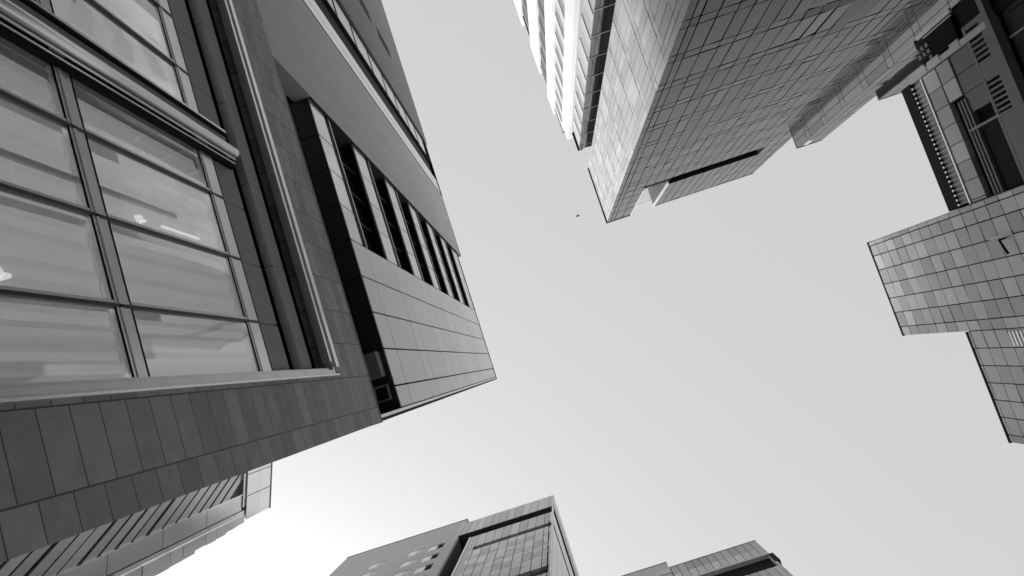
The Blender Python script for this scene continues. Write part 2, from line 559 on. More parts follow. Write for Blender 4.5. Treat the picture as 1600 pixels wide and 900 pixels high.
# panes one by one, with a pale blind behind each
cols = [(-2.33, -1.38), (-3.58, -2.37), (-4.83, -3.62), (-5.70, -4.87), (-7.43, -6.54), (-8.68, -7.47), (-9.93, -8.72), (-11.18, -9.97), (-12.43, -11.22), (-13.68, -12.47), (-15.1, -13.72)]
rows = [(3.05, 6.74), (7.08, 10.50), (10.86, 14.44)]
for (y0, y1) in cols:
    for (z0, z1) in rows:
        p = MB()
        a = random.uniform(-.006, .006)
        b = random.uniform(-.004, .004)
        p.quadbox([(-5.16 - a - b, y0, z0), (-5.16 + a - b, y1, z0), (-5.14 + a - b, y1, z0), (-5.14 - a - b, y0, z0),
                   (-5.16 - a + b, y0, z1), (-5.16 + a + b, y1, z1), (-5.14 + a + b, y1, z1), (-5.14 - a + b, y0, z1)])
        p.build('pane', M['pane'], WIN)
        # hanging blind with shallow folds; its edges stop short of the pane
        bl = MB()
        n = 9
        wd = y1 - y0
        tn = random.uniform(-.4, .4)
        e0 = y0 + random.uniform(-.02, .10)
        e1 = y1 - random.uniform(-.02, .16)
        xs = [-5.34 + .02 * math.sin(i * 2.3 + random.uniform(-1, 1)) + random.uniform(-.01, .01) for i in range(n + 1)]
        zt = z1 + .2
        zl = z0 - .2
        k = 0
        for i in range(n):
            ya, yb = e0 + (e1 - e0) * i / n, e0 + (e1 - e0) * (i + 1) / n
            k = len(bl.v)
            bl.v += [(xs[i], ya, zl), (xs[i + 1], yb, zl), (xs[i + 1], yb, zt), (xs[i], ya, zt)]
            bl.f.append([k, k + 1, k + 2, k + 3])
            bl.t.append(tn + random.uniform(-.25, .25))
        bl.build('blind', M['blind'], WIN)
# a dark curtain rail, a strip light and two lamps behind the glass
MB().box(-5.25, -5.20, -4.15, -4.07, 7.0, 13.05).build('curtain_rail', M['bar'], WIN)
MB().box(-5.24, -5.21, -3.85, -3.82, 12.5, 13.7).build('strip_light', lamp_m, WIN)
for y, z, r in ((-3.86, 11.9, .06), (-2.62, 8.75, .075)):
    s = MB()
    s.tube((-5.27, y, z), (-5.19, y, z), r, 12, r * .6)
    s.tube((-5.26, y + .03, z + r), (-5.21, y + .03, z + r * 2.2), r * .7, 12, r * .35)
    s.build('wall_lamp', lamp_m, WIN, True)
MB().box(-8.2, -7.8, WY0, WY1 - .2, 2.9, 16.0).build('room_back', M['concrete'], LB)
MB().box(-7.8, -5.64, WY0, WY1 - .2, 15.95, 16.0).build('room_ceiling', M['concrete'], LB)
MB().box(-7.8, -5.64, WY0, WY1 - .2, 2.8, 2.9).build('room_floor', M['core'], LB)

# added area lights behind the blinds, put in to brighten the panes
for y in (-3.0, -6.5, -10.0, -13.5):
    ld = bpy.data.lights.new('pane_fill', 'AREA')
    ld.shape = 'RECTANGLE'
    ld.size = 3.0
    ld.size_y = 14.0
    ld.energy = PANE_FILL
    lo_ = bpy.data.objects.new('pane_fill', ld)
    COL.objects.link(lo_)
    lo_.location = (-7.4, y, 10.5)
    lo_.rotation_euler = (math.pi / 2, math.pi / 2 * 0, -math.pi / 2)
    lo_.rotation_euler = Vector((-1, 0, 0)).to_track_quat('Z', 'Y').to_euler()
# ================================================================== 2  central glass tower
CT = thing('glass_tower', 'tall glass tower with pale left face, dark gridded front and a notched roof', 'tower', (20, -20, 0))
CX, CY = 11.28, -14.0
fl = [37.2 + 4.41 * k for k in range(-8, 13)]    # floor lines
TOPB, TOPA = 91.6, 92.3
bx = [CX, 11.76, 12.26] + [13.27 + 1.025 * k for k in range(17)]
bx = [b for b in bx if b < 30.0] + [30.25]
# body
c = MB()
c.box(CX + .25, 14.38, -21.4, CY - .25, 0, TOPB - .2)
c.box(14.38, 17.35, -21.4, CY - 2.0, 0, 88.4)
c.box(14.38, 17.35, CY - 2.0, CY - .25, 0, 78.5)
c.box(17.35, 30.1, -21.4, CY - 1.6, 0, TOPB - .4)
c.box(17.35, 30.1, CY - 1.6, CY - .25, 79.9, TOPB - .4)
c.box(17.35, 30.1, CY - 1.6, CY - .25, 0, 76.8)
c.box(27.5, 30.1, CY - 1.6, CY - .25, 76.8, 79.9)
c.build('core', M['core'], CT)
FB = ('Y+', CY)
FA = ('X-', CX)


def skipB(u0, u1, z0, z1):
    m = (z0 + z1) / 2
    um = (u0 + u1) / 2
    if m > 78.6 and 14.38 < um < 17.35: return True
    if 76.9 < m < 79.8 and 17.3 < um < 27.4: return True
    return False


bx2 = sorted(set([b for b in bx if not (14.1 < b < 14.6) and not (17.1 < b < 17.6) and not (27.2 < b < 27.8)] + [14.38, 17.35, 27.45]))
zall = []
for k, z in enumerate(fl):
    zall.append((z, z + .93, 'spandrel_band'))
    zall.append((z + .93, z + 4.41, 'glazing_band'))
zall = [q for q in zall if q[0] > 0]
out = []
for a, b, n in zall:
    if a < 76.85:
        out.append((a, min(b, 76.85), n))
out += [(76.85, 79.85, 'glazing_band'), (79.85, 83.2, 'parapet_band'), (83.2, 86.8, 'parapet_band'), (86.8, 91.3, 'parapet_band')]
for a, b, n in out:
    mb = MB()
    for i in range(len(bx2) - 1):
        if skipB(bx2[i], bx2[i + 1], a, b): continue
        if n == 'glazing_band' and random.random() < .14:   # some panes have a transom
            zz = [a, a + 1.1, b]
        else:
            zz = [a, b]
        for z0, z1 in zip(zz[:-1], zz[1:]):
            if z1 - z0 < .15: continue
            top = z1
            mb.slab(FB, bx2[i] + .04, bx2[i + 1] - .04, z0 + .055, top - .055, -.1, 0, rt(), .016 if (bx2[i] < 17.5 or z0 > 44) else .045)
    if a > 76:      # parted by the notch and the slot
        for u0, u1 in ((CX, 14.4), (17.3, 30.3)):
            pt = MB()
            for q in range(len(mb.f) // 6):
                vs = mb.v[q * 8:q * 8 + 8]
                if u0 < vs[0][0] < u1: pt.quadbox(vs, mb.t[q * 6])
            if pt.f: pt.build(n, M['glassB'], CT)
    elif mb.f: mb.build(n, M['glassB'], CT)
# dark backing seen in the joints
bk = MB()
bk.slab(FB, CX + .02, 14.37, 0, TOPB - .25, -.24, -.105)
bk.slab(FB, 14.37, 17.36, 0, 78.55, -.24, -.105)
bk.slab(FB, 17.36, 30.2, 0, 76.8, -.24, -.105)
bk.slab(FB, 27.46, 30.2, 76.8, 79.9, -.24, -.105)
bk.slab(FB, 17.36, 30.2, 79.9, TOPB - .3, -.24, -.105)
bk.build('joint_backing', M['joint'], CT)
# extra corner panes above the notch shoulder
mb = MB()
for i, (u0, u1) in enumerate(((CX, 11.76), (11.76, 12.26), (12.26, 13.27), (13.27, 14.38))):
    mb.slab(FB, u0 + .03, u1 - .03, 91.33, 92.25, -.1, 0, rt(), .004)
mb.build('parapet_band', M['glassB'], CT)
MB().box(17.3, 27.5, CY - 1.55, CY - 1.5, 76.8, 79.9).build('slot_back', M['joint'], CT)
MB().box(17.36, 27.44, CY - 1.49, CY - .26, 79.82, 79.88).build('slot_soffit', M['joint'], CT)
# notch: bright jambs, slatted cheek, lower back parapet
MB().box(13.2, 19.5, -20, CY - 2.25, 78, 101).build('penthouse', M['clad'], CT)
for q in (2,):
    MB().box(13.2, 19.5, CY - 2.249, CY - 2.2, (94.5, 97.5, 100.2)[q], (94.9, 97.9, 100.9)[q]).build('penthouse_trim', M['white'], CT)
nt_ = MB()
nt_.box(14.34, 14.44, CY - .2, CY + .06, 78.6, 91.9)
nt_.box(17.27, 17.37, CY - .2, CY + .06, 79.3, 91.5)
nt_.build('notch_jamb', M['white'], CT)
ck = MB()
for k in range(12):
    ck.box(17.28, 17.34, CY - 1.95, CY - .22, 79.0 + k * 1.04, 79.0 + k * 1.04 + .86)
ck.build('notch_cheek', M['mullionA'], CT)
nb = MB()
for z0, z1 in ((78.6, 83.5), (83.6, 88.3)):
    nb.box(14.46, 17.26, CY - 1.98, CY - 1.9, z0, z1)
nb.build('notch_back', M['clad'], CT)
MB().box(14.4, 17.3, CY - 2.1, CY - 1.86, 88.3, 88.7).build('notch_coping', M['white'], CT)
MB().box(CX - .05, 14.36, -21.4, CY + .05, 92.26, 92.42).build('roof_coping', M['black'], CT)
MB().box(17.36, 30.2, -21.4, CY + .04, 91.3, 91.48).build('roof_coping', M['bar'], CT)
# pale left face
ay = [-21.4, -20.7, -20.0, -19.3, -18.6, -17.9, -17.2, -16.45, -15.7, -14.95, -14.5, CY]
az = []
for a, b, n in [(z, z + .95, 's') for z in fl if z > 0]:
    az.append((a, b, 'spandrel_band'))
    az.append((b, a + 4.41, 'glazing_band'))
for a, b, n in [q for q in az if q[0] < 91]:
    b = min(b, 92.2)
    mb = MB()
    for i in range(len(ay) - 1):
        mb.slab(FA, ay[i] + .03, ay[i + 1] - .03, a + .03, b - .03, -.1, 0, rt(), .010)
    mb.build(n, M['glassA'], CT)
MB().slab(FA, -21.38, CY - .02, 0, 92.0, -.24, -.105).build('joint_backing', M['mullionA'], CT)
for z in fl:
    if z > 30 and z < 91:
        MB().slab(FA, -21.35, CY - 1.5, z + .94, z + 1.02, -.05, .035).build('light_rail', M['white'], CT)
MB().box(CX + .02, CX + .06, -21.45, -21.39, 0, 92).build('edge_trim', M['white'], CT)

# ================================================================== 3  lower wing right of the central tower, stepped
WG = thing('tower_wing', 'stepped lower glass wing joined to the right of the central dark glass tower', 'building', (38, -20, 0))
wx = [30.3 + .9 * k for k in range(4)] + [33.0 + 1.02 * k for k in range(14)]
for a, b, n in [q for q in zall if q[0] < 76]:
    mb = MB()
    for i in range(len(wx) - 1):
        F_, lim = (('Y+', -12.75), 76.5) if wx[i] < 32.9 else (('Y+', -12.32), 63.7)
        t = min(b, lim)
        if t - a < .3: continue
        mb.slab(F_, wx[i] + .03, wx[i + 1] - .03, a + .035, t - .035, -.1, 0, rt(), .012)
    if mb.f: mb.build(n, M['glassB'], WG)
    t = min(b, 76.5)
    sb = MB()
    sb.slab(('X-', 30.3), -14.2, -13.5, a + .035, t - .035, -.1, 0, rt(), .004)
    sb.slab(('X-', 30.3), -13.44, -12.78, a + .035, t - .035, -.1, 0, rt(), .004)
    sb.build('side_' + n, M['wingglass'], WG)
bk = MB()
bk.slab(('Y+', -12.75), 30.42, 32.98, 0, 76.3, -1.2, -.105)
bk.slab(('Y+', -12.32), 33.02, 47.2, 0, 63.5, -1.4, -.105)
bk.build('joint_backing', M['joint'], WG)
MB().box(30.9, 31.3, -12.9, -12.72, 74.6, 76.1).build('roof_hatch', M['white'], WG)
MB().box(30.25, 33.0, -16, -12.7, 76.5, 76.7).build('roof_coping', M['bar'], WG)
MB().box(33.0, 47.3, -16, -12.28, 63.7, 63.9).build('roof_coping', M['bar'], WG)

# ================================================================== 4  white piered tower behind the slot
PT = thing('piered_tower', 'pale tower of tall white piers and window strips, left of the notched glass tower', 'tower', (14, -35, 0))
PXX = 10.15
FP = ('X-', PXX)
MB().box(PXX + .3, 22, -60, -22.4, 0, 85.6).build('core', M['core'], PT)
# end face towards the slot
eg = [z for z in frange(22, 85, 4.15)]
for z in eg:
    mb = MB()
    for x0, x1 in ((PXX + .05, 10.55), (10.58, 10.95), (10.98, 11.25), (11.28, 12.2), (12.25, 13.2)):
        mb.slab(('Y+', -22.3), x0, x1, z + .06, min(z + 4.1, 85.8), -.1, 0, rt(), .01)
    mb.build('end_glazing', M['darkglass'], PT)
for z in eg:
    MB().slab(('Y+', -22.3), PXX + .02, 13.2, z - .06, z + .06, -.12, .04).build('end_rail', M['strip'], PT)
# front: (y0, y1, kind, top)
strips = [(-24.6, -22.3, 'window', 85.9), (-25.35, -24.6, 'groove', 86.0), (-27.7, -25.35, 'pier', 91.2), (-31.15, -27.7, 'louvre', 95.2),
          (-33.85, -31.15, 'pier', 97.5), (-37.15, -33.85, 'dark', 94.8), (-41.2, -37.15, 'pier', 97.5), (-45.05, -41.2, 'dark', 96.0), (-52, -45.05, 'pier', 99.0)]
for y0, y1, k, top in strips:
    if k == 'pier':
        MB().box(PXX - .25, PXX + .9, y0, y1, 0, top).build('pier', M['pier'], PT)
    elif k == 'frame':
        MB().box(PXX - .02, PXX + .3, y0, y1, 0, top).build('corner_pier', M['concrete'], PT)
    elif k == 'groove':
        MB().box(PXX + .12, PXX + .3, y0, y1, 0, top).build('groove', M['bar'], PT)
    else:
        mm = {'window': 'clad', 'louvre': 'strip', 'dark': 'mullionA'}[k]
        for z in frange(2, top - 1, 4.15):
            sw = MB().slab(FP, y0 + .03, y1 - .03, z + (1.6 if k == 'window' else 1.9), min(z + 4.1, top), -.25, -.04, rt(), .006).build('window', M[mm], PT)
            MB().slab(FP, y0 + .03, y1 - .03, z - .05, z + (1.55 if k == 'window' else 1.85), -.25, .03, rt(), 0).build(
                'spandrel', M['concrete' if k != 'dark' else 'cladR'], PT)
        MB().box(PXX - .08, PXX + .5, y0, y1, top, top + .25).build('roof_coping', M['black'], PT)
MB().box(PXX + .3, 21, -60, -28, 85.6, 93).build('core', M['core'], PT)

# ================================================================== 5  right block of grey panels, two heights
DB = thing('panel_building', 'right hand building clad in square grey panels with two stepped flat roofs', 'building', (30, 5, 0))
DX = 24.0
FD = ('X-', DX)
MB().box(DX + .2, 40, -0.85, 6.05, 0, 54.9).build('core', M['core'], DB)
MB().box(DX + .2, 40, 6.05, 12.95, 0, 46.9).build('core', M['core'], DB)
dy = [-0.92, -0.62, 0.14, 1.2, 2.27, 3.34, 4.41, 5.48, 6.12]
dy2 = [6.12, 7.2, 8.27, 9.34, 10.41, 11.48, 12.55, 13.04]
dz = [55.1 - 1.19 * k for k in range(46)]
for j in range(45):
    mb = MB()
    z1, z0 = dz[j], dz[j + 1]
    for u0, u1 in zip(dy[:-1], dy[1:]):
        mb.slab(FD, u0 + .03, u1 - .03, z0 + .028, z1 - .028, -.08, 0, rt(), .010)
    for u0, u1 in zip(dy2[:-1], dy2[1:]):
        t = min(z1, 47.08)
        if t - z0 < .2: continue
        if 41.6 < (z0 + z1) / 2 < 43.4 and 6.2 < u0 < 7.0: continue
        mb.slab(FD, u0 + .03, u1 - .03, z0 + .028, t - .028, -.08, 0, rt(), .010)
    mb.build('panel_row', M['clad'], DB)
MB().slab(FD, -0.9, 6.1, 0, 55.0, -.19, -.085).build('joint_backing', M['joint'], DB)
MB().slab(FD, 6.1, 13.0, 0, 46.95, -.19, -.085).build('joint_backing', M['joint'], DB)
MB().box(DX - .03, 40, -0.95, 6.16, 55.08, 55.28).build('roof_coping', M['black'], DB)
MB().box(DX - .03, 40, 6.17, 13.08, 47.06, 47.26).build('roof_coping', M['black'], DB)
MB().box(DX + .1, 40, 6.10, 6.14, 47.3, 55.05).build('side_wall', M['clad'], DB)
MB().box(DX + .1, 40, -0.94, -0.9, 0, 55.05).build('side_wall', M['clad'], DB)
MB().box(DX + .1, 40, 12.98, 13.05, 0, 47.05).build('side_wall', M['clad'], DB)
vo = MB().slab(FD, 6.25, 7.15, 41.55, 43.3, -.08, -.05).build('vent_opening', M['black'], DB)
vb = MB()
for k in range(5):
    vb.slab(FD, 6.28, 7.12, 41.7 + k * .33, 41.82 + k * .33, -.07, .02)
vb.build('slat', M['steel'], vo)
# bent lamp bracket
br = MB()
br.tube((DX, 1.30, 40.3), (DX - .35, 1.30, 40.3), .05, 8)
br.tube((DX - .35, 1.28, 40.3), (DX - .35, 2.1, 40.0), .06, 8)
br.build('bracket', M['black'], DB)
MB().slab(FD, 1.05, 1.22, 39.6, 41.6, 0.0, .05).build('cable_tray', M['clad'], DB)

# ================================================================== 6  right terrace building behind it, with a balustrade and louvres
RB = thing('balustrade_building', 'dark building behind the grey panelled block, with black roof edge, white balusters and louvres', 'building', (32, -5, 0))
RX = 24.3
FR = ('X-', RX)
MB().box(RX + .8, 44, -8.5, -1.0, 0, 43.8).build('core', M['core'], RB)
MB().box(RX - .05, 44, -8.62, -0.97, 43.55, 44.6).build('roof_fascia', M['black'], RB)
sh = MB()
for y0 in frange(-8.5, -1.1, 0.74):
    sh.slab(FR, y0 + .01, y0 + .73, 42.55, 43.56, -.4, -.12, rt())
sh.build('recessed_wall', M['strip'], RB)
for k in range(26):
    y = -8.3 + k * .285
    MB().slab(FR, y, y + .07, 42.5, 43.56, -.115, -.01).build('baluster', M['bar'], RB)
    MB().slab(FR, y - .03, y + .09, 43.42, 43.54, -.05, .06).build('baluster_head', M['white'], RB)
MB().slab(FR, -8.5, -1.0, 42.36, 42.48, -.5, .06).build('rail', M['white'], RB)
yy = frange(-8.5, -1.0, 1.05) + [-1.0]
for za, zc in ((40.95, 42.3),):
    mb = MB()
    for a, b in zip(yy[:-1], yy[1:]):
        mb.slab(FR, a + .02, b - .02, za + .02, zc - .02, -.3, 0, rt(), .004)
    mb.build('panel_row', M['clad'], RB)
MB().slab(FR, -8.5, -1.0, 35.9, 42.3, -.7, -.31).build('joint_backing', M['joint'], RB)
mb = MB()
for a, b in zip(yy[:-1], yy[1:]):
    if b < -6.0:
        mb.slab(FR, a + .02, b - .02, 39.7, 40.9, -.28, -.03, rt(), .004)
mb.build('panel_row', M['clad'], RB)
MB().slab(FR, -6.2, -1.0, 40.35, 40.93, -.5, -.36).build('slot_window', M['joint'], RB)
rl = MB()
for z in (40.25, 39.95, 39.65):
    rl.slab(FR, -6.2, -1.0, z - .07, z + .06, -.3, -.02)
rl.build('ledge_rail', M['cladR'], RB)
mb = MB()
for a, b in zip(yy[:-1], yy[1:]):
    if b < -4.4:
        mb.slab(FR, a + .02, b - .02, 37.85, 39.6, -.28, -.10, rt(), .004)
mb.build('panel_row', M['mullionA'], RB)
MB().slab(FR, -4.45, -1.05, 37.95, 39.55, -.28, -.16).build('dark_window', M['black'], RB)
MB().slab(FR, -4.62, -4.5, 37.6, 40.2, -.28, .02).build('rib', M['strip'], RB)
# band with two groups of louvre slots
lv = MB()
for a, b in ((-9.3, -9.16), (-7.3, -6.4), (-4.6, -1.0)):
    lv.slab(FR, a, b, 36.3, 37.75, -.3, 0)
for (a, n) in ((-9.16, 7), (-6.4, 7)):
    for k in range(n):
        lv.slab(FR, a + k * .265, a + k * .265 + .105, 36.55, 37.6, -.3, 0)
lv.slab(FR, -9.3, -1.0, 37.6, 37.82, -.3, .01)
lv.slab(FR, -9.3, -1.0, 36.1, 36.55, -.3, .01)
lv.build('louvre_band', M['cladR'], RB)
MB().slab(FR, -9.25, -1.05, 36.5, 37.65, -.6, -.32).build('louvre_back', M['joint'], RB)
MB().slab(FR, -12, -1.0, 35.72, 36.08, -.4, .05).build('string_course', M['cladR'], RB)
# dark lower storeys
lo = MB()
for z in frange(8, 35, 3.4):
    for a in frange(-20, -1.1, 1.9):
        lo.slab(FR, a + .04, a + 1.86, z + .04, min(z + 3.36, 35.6), -.6, -.45, rt(), .003)
lo.build('dark_cladding', M['soffit'], RB)
lw = MB()
for z in (31.8, 27.6):
    lw.slab(FR, -20, -1.0, z - .04, z + .04, -.6, -.40)
for a in (-7.6, -5.7, -11.0):
    lw.slab(FR, a - .035, a + .035, 8, 35.6, -.6, -.40)
lw.build('joint_strip', M['bar'], RB)
MB().box(RX + .6, 44, -20, -1.0, 0, 35.7).build('core', M['core'], RB)
# end pier and dark link beyond it
MB().box(RX - .02, RX + .5, -8.86, -8.55, 36.1, 43.5).build('end_pier', M['clad'], RB)
for z, h in ((41.6, .9), (40.2, 1.2), (38.3, .8)):
    MB().box(RX - .05, RX + .05, -9.0, -8.6, z, z + h).build('pale_plate', M['concrete'], RB)
MB().box(RX + .3, 44, -10.6, -8.86, 0, 42.3).build('link_block', M['black'], RB)
MB().box(RX + .1, RX + .3, -10.25, -9.0, 38.4, 41.0).build('link_window', M['joint'], RB)
lk = MB()
lk.box(RX + .05, RX + .2, -10.62, -10.42, 38.2, 41.6)
lk.box(RX + .05, RX + .2, -10.3, -10.25, 38.3, 41.0)
lk.build('link_trim', M['concrete'], RB)
for k in range(7):
    z = 40.8 + (k % 3) * .45
    y = -9.95 + (k // 3) * .35
    MB().box(RX + .02, RX + .25, y, y + .2, z, z + .25).build('vent_cap', M['cladR'], RB)

# ================================================================== 7  corner block at the bottom of the picture
EB = thing('corner_block', 'corner block with a grid of grey panels, dark slots and a deep overhanging parapet', 'building', (-10, 18, 0))
EY, EX = 14.0, -4.92
FE = ('Y-', EY)
FS = ('X+', EX)
MB().box(-13.4, EX - .4, EY + .4, 40, 0, 74).build('core', M['core'], EB)
MB().box(-15.2, EX - 1.6, EY + 1.6, 40, 74, 82).build('core', M['core'], EB)
ex = [-15.25, -14.9] + [-14.08 + .83 * k for k in range(11)] + [-5.5, -5.22, EX]
ex = sorted(set(round(e, 2) for e in ex if e <= EX))
mb = MB()
for a, b in zip(ex[:-1], ex[1:]):
    if b - a < .1: continue
    mb.slab(FE, a + .02, b - .02, 76.65, 82.3, -1.3, 0, rt(), .003)
mb.build('parapet_panels', M['clad'], EB)
mb = MB()
for k, a in enumerate(frange(EY + .02, 39, 1.25)):
    mb.slab(FS, a + .02, a + 1.23, 78.7, 82.3, -1.3, 0, rt(), .003)
    mb.slab(FS, a + .02, a + 1.23, 76.65, 78.66, -1.3, -.05, rt(), .003)
mb.build('parapet_panels', M['panel'], EB)
MB().box(-15.24, EX - .02, EY + .03, 39, 76.55, 76.68).build('parapet_soffit', M['soffit'], EB)
MB().slab(FE, -13.4, EX - .4, 73.6, 76.6, -1.5, -1.0).build('dark_gap', M['soffit'], EB)
MB().slab(FS, EY + 1, 39, 73.6, 76.6, -1.5, -1.0).build('dark_gap', M['soffit'], EB)
mb = MB()
ex2 = [-13.25, -12.85] + [-12.4 + .83 * k for k in range(9)] + [-5.32, -5.05]
ex2 = sorted(set(round(e, 2) for e in ex2))
for a, b in zip(ex2[:-1], ex2[1:]):
    if b - a < .1: continue
    mb.slab(FE, a + .02, b - .02, 69.5, 73.9, -.3, 0, rt(), .003)
mb.build('frieze_panels', M['clad'], EB)
MB().slab(FE, -12.5, -5.1, 68.25, 69.5, -.5, -.38).build('dark_slot', M['joint'], EB)
mb = MB()
for a, b in ((-13.25, -12.52),):
    mb.slab(FE, a, b, 60, 69.46, -.3, 0, rt())
mb.build('frieze_panels', M['clad'], EB)
zz = [68.2 - 3.1 * k for k in range(5)]
for k in range(4):
    mb = MB()
    for a, b in zip(ex2[1:-1], ex2[2:]):
        if b - a < .1: continue
        s = random.choice((0.9, 1.5, 2.2))
        mb.slab(FE, a + .03, b - .03, zz[k + 1] + .04, zz[k + 1] + s, -.3, 0, random.choice((-1, -.5, .3)), .006)
        mb.slab(FE, a + .03, b - .03, zz[k + 1] + s + .03, zz[k], -.3, 0, random.choice((.2, .6, 1.0)), .006)
    mb.build('grid_panels', M['gridglass'], EB)
MB().slab(FE, -12.5, -5.1, 54.2, 55.6, -.5, -.38).build('dark_slot', M['joint'], EB)
mb = MB()
for k in range(16):
    for a, b in zip(ex2[1:-1], ex2[2:]):
        mb.slab(FE, a + .03, b - .03, 54.1 - 3.1 * (k + 1) + .05, 54.1 - 3.1 * k, -.3, 0, rt(), .006)
mb.build('lower_panels', M['gridglass'], EB)
MB().slab(FE, -13.2, EX - .1, 0, 73.9, -.39, -.31).build('joint_backing', M['mullion'], EB)
# right flank
mb = MB()
for a in frange(EY + .02, 38, 1.25):
    mb.slab(FS, a + .02, a + 1.23, 69.6, 74.0, -.3, -.02, rt(), .003)
    for z in frange(41, 67, 3.4):
        mb.slab(FS, a + .02, a + 1.23, z, z + 3.36, -.3, -.02, rt(), .004)
mb.build('flank_panels', M['panel'], EB)
MB().slab(FS, EY, 38, 0, 74, -.39, -.31).build('joint_backing', M['joint'], EB)
MB().box(EX - .14, EX - .06, EY - .02, EY + .3, 0, 76.6).build('corner_trim', M['white'], EB)
MB().box(-13.5, -13.3, EY - .02, EY + .5, 0, 74).build('side_pier', M['panel'], EB)

# plain rendered building to its left
QB = thing('rendered_building', 'plain grey rendered building with small paired windows, left of the corner block', 'building', (-22, 20, 0))
FQ = ('Y-', EY)
wq = [(-20.1, 74.3), (-17.9, 73.7), (-20.0, 70.5), (-17.85, 69.9), (-19.95, 66.8), (-17.8, 66.3), (-19.9, 63.2), (-17.8, 62.7),
      (-24.2, 74.2), (-24.2, 71.0), (-24.2, 67.8), (-26.8, 71.4), (-26.8, 68.2), (-22.2, 64.2)]
MB().box(-29.1, -15.0, EY + .25, 40, 0, 83.9).build('core', M['core'], QB)
# wall with real openings, cut as strips around each row of windows
us_ = sorted(set([-29.12, -14.98] + [u for u, z in wq] + [u + 1.7 for u, z in wq]))
zs_ = sorted(set([0, 84.1] + [z for u, z in wq] + [z + 1.8 for u, z in wq]))
wb = MB()
for i in range(len(us_) - 1):
    for j in range(len(zs_) - 1):
        um, zm = (us_[i] + us_[i + 1]) / 2, (zs_[j] + zs_[j + 1]) / 2
        if any(u < um < u + 1.7 and z < zm < z + 1.8 for u, z in wq): continue
        wb.slab(FQ, us_[i], us_[i + 1], zs_[j], zs_[j + 1], -.245, 0)
wb.build('wall', M['plain'], QB)
for u, z in wq:
    ww = MB().slab(FQ, u + .02, u + .95, z + .02, z + 1.78, -.24, -.04).build('window', M['pier'], QB)
    if u > -19:
        MB().slab(FQ, u + .98, u + 1.68, z + .02, z + 1.78, -.24, -.12).build('pane', M['joint'], ww)
    else:
        MB().slab(FQ, u + .98, u + 1.68, z + .02, z + 1.78, -.22, -.05).build('pane', M['concrete'], ww)
MB().box(-29.2, -14.95, EY - .04, 40, 84.1, 84.35).build('roof_coping', M['stone_dark'], QB)

MB().box(-31.5, -29.2, EY + .6, 40, 0, 80.6).build('side_wing', M['clad'], QB)
# ================================================================== 8  roofs at the bottom right
HB = thing('banded_block', 'grey block at bottom right with one broad black strip below its panelled parapet', 'building', (10, 30, 0))
HY = 26.0
FH = ('Y-', HY)
MB().box(4.75, 14.0, HY + .6, 50, 0, 85.8).build('core', M['core'], HB)
hx = [4.7 + .83 * k for k in range(12)] + [14.55]
mb = MB()
for a, b in zip(hx[:-1], hx[1:]):
    mb.slab(FH, a + .03, b - .03, 83.4, 86.1, -.5, 0, random.uniform(-1.6, -.6))
    mb.slab(FH, a + .03, b - .03, 81.0, 83.36, -.5, 0, random.uniform(-.3, 1))
mb.build('parapet_panels', M['clad'], HB)
MB().slab(FH, 4.7, 14.6, 80.6, 80.95, -.5, .05).build('pale_string', M['concrete'], HB)
MB().slab(FH, 4.7, 14.5, 77.9, 80.6, -.6, -.4).build('black_strip', M['joint'], HB)
MB().slab(FH, 10.0, 14.2, 77.0, 77.6, -.5, -.02).build('black_strip', M['joint'], HB)
mb = MB()
for k in range(14):
    for a, b in zip(hx[:-1], hx[1:]):
        mb.slab(FH, a + .03, b - .03, 77.6 - 3 * (k + 1) - .7, 77.6 - 3 * k - .75, -.5, -.05, rt(), .004)
mb.build('grid_panels', M['clad'], HB)
MB().box(14.4, 14.62, HY + .01, 50, 0, 85.9).build('side_wall', M['concrete'], HB)
MB().box(14.45, 14.95, HY - .05, 50, 78.0, 80.6).build('corner_box', M['black'], HB)
MB().box(4.68, 14.64, HY - .03, 50, 86.1, 86.25).build('roof_coping', M['stone_dark'], HB)

IB = thing('plain_block', 'plain grey block whose roof rises slightly higher, left of the bottom right banded block', 'building', (2, 30, 0))
MB().box(-8, 4.62, HY - .02, 50, 0, 88.1).build('wall', M['plain'], IB)
MB().box(-8.05, 4.66, HY - .06, 50, 88.1, 88.3).build('roof_coping', M['stone_dark'], IB)
MB().box(2.9, 4.64, HY - .08, HY - .03, 84.2, 85.9).build('parapet_panel', M['clad'], IB)

# ================================================================== 9  pale building behind the stone wall, lower left
GB = thing('balcony_building', 'pale building with stepped balcony edges peeping out behind the dark stone wall', 'building', (-29, 2, 0))
GT = 45.0
KG = 1.35          # plan and heights below are in units of 1.35 m
A = Vector((-18.14, 0.30))
B = Vector((-19.11, 3.17))
dr = (B - A).normalized()
nrm = Vector((-dr.y, dr.x))
if nrm.x < 0: nrm = -nrm


def gp(s, d):
    q = A * KG + dr * s * KG + nrm * d * KG
    return (q.x, q.y)


def gz(z):
    return 1.6 + (z - 1.6) * KG if z > 1 else z


def gslab(mb, s0, s1, z0, z1, d0, d1, tone=0.0):
    p = [gp(s0, d0), gp(s1, d0), gp(s1, d1), gp(s0, d1)]
    return mb.prism(p, gz(z0), gz(z1), tone)


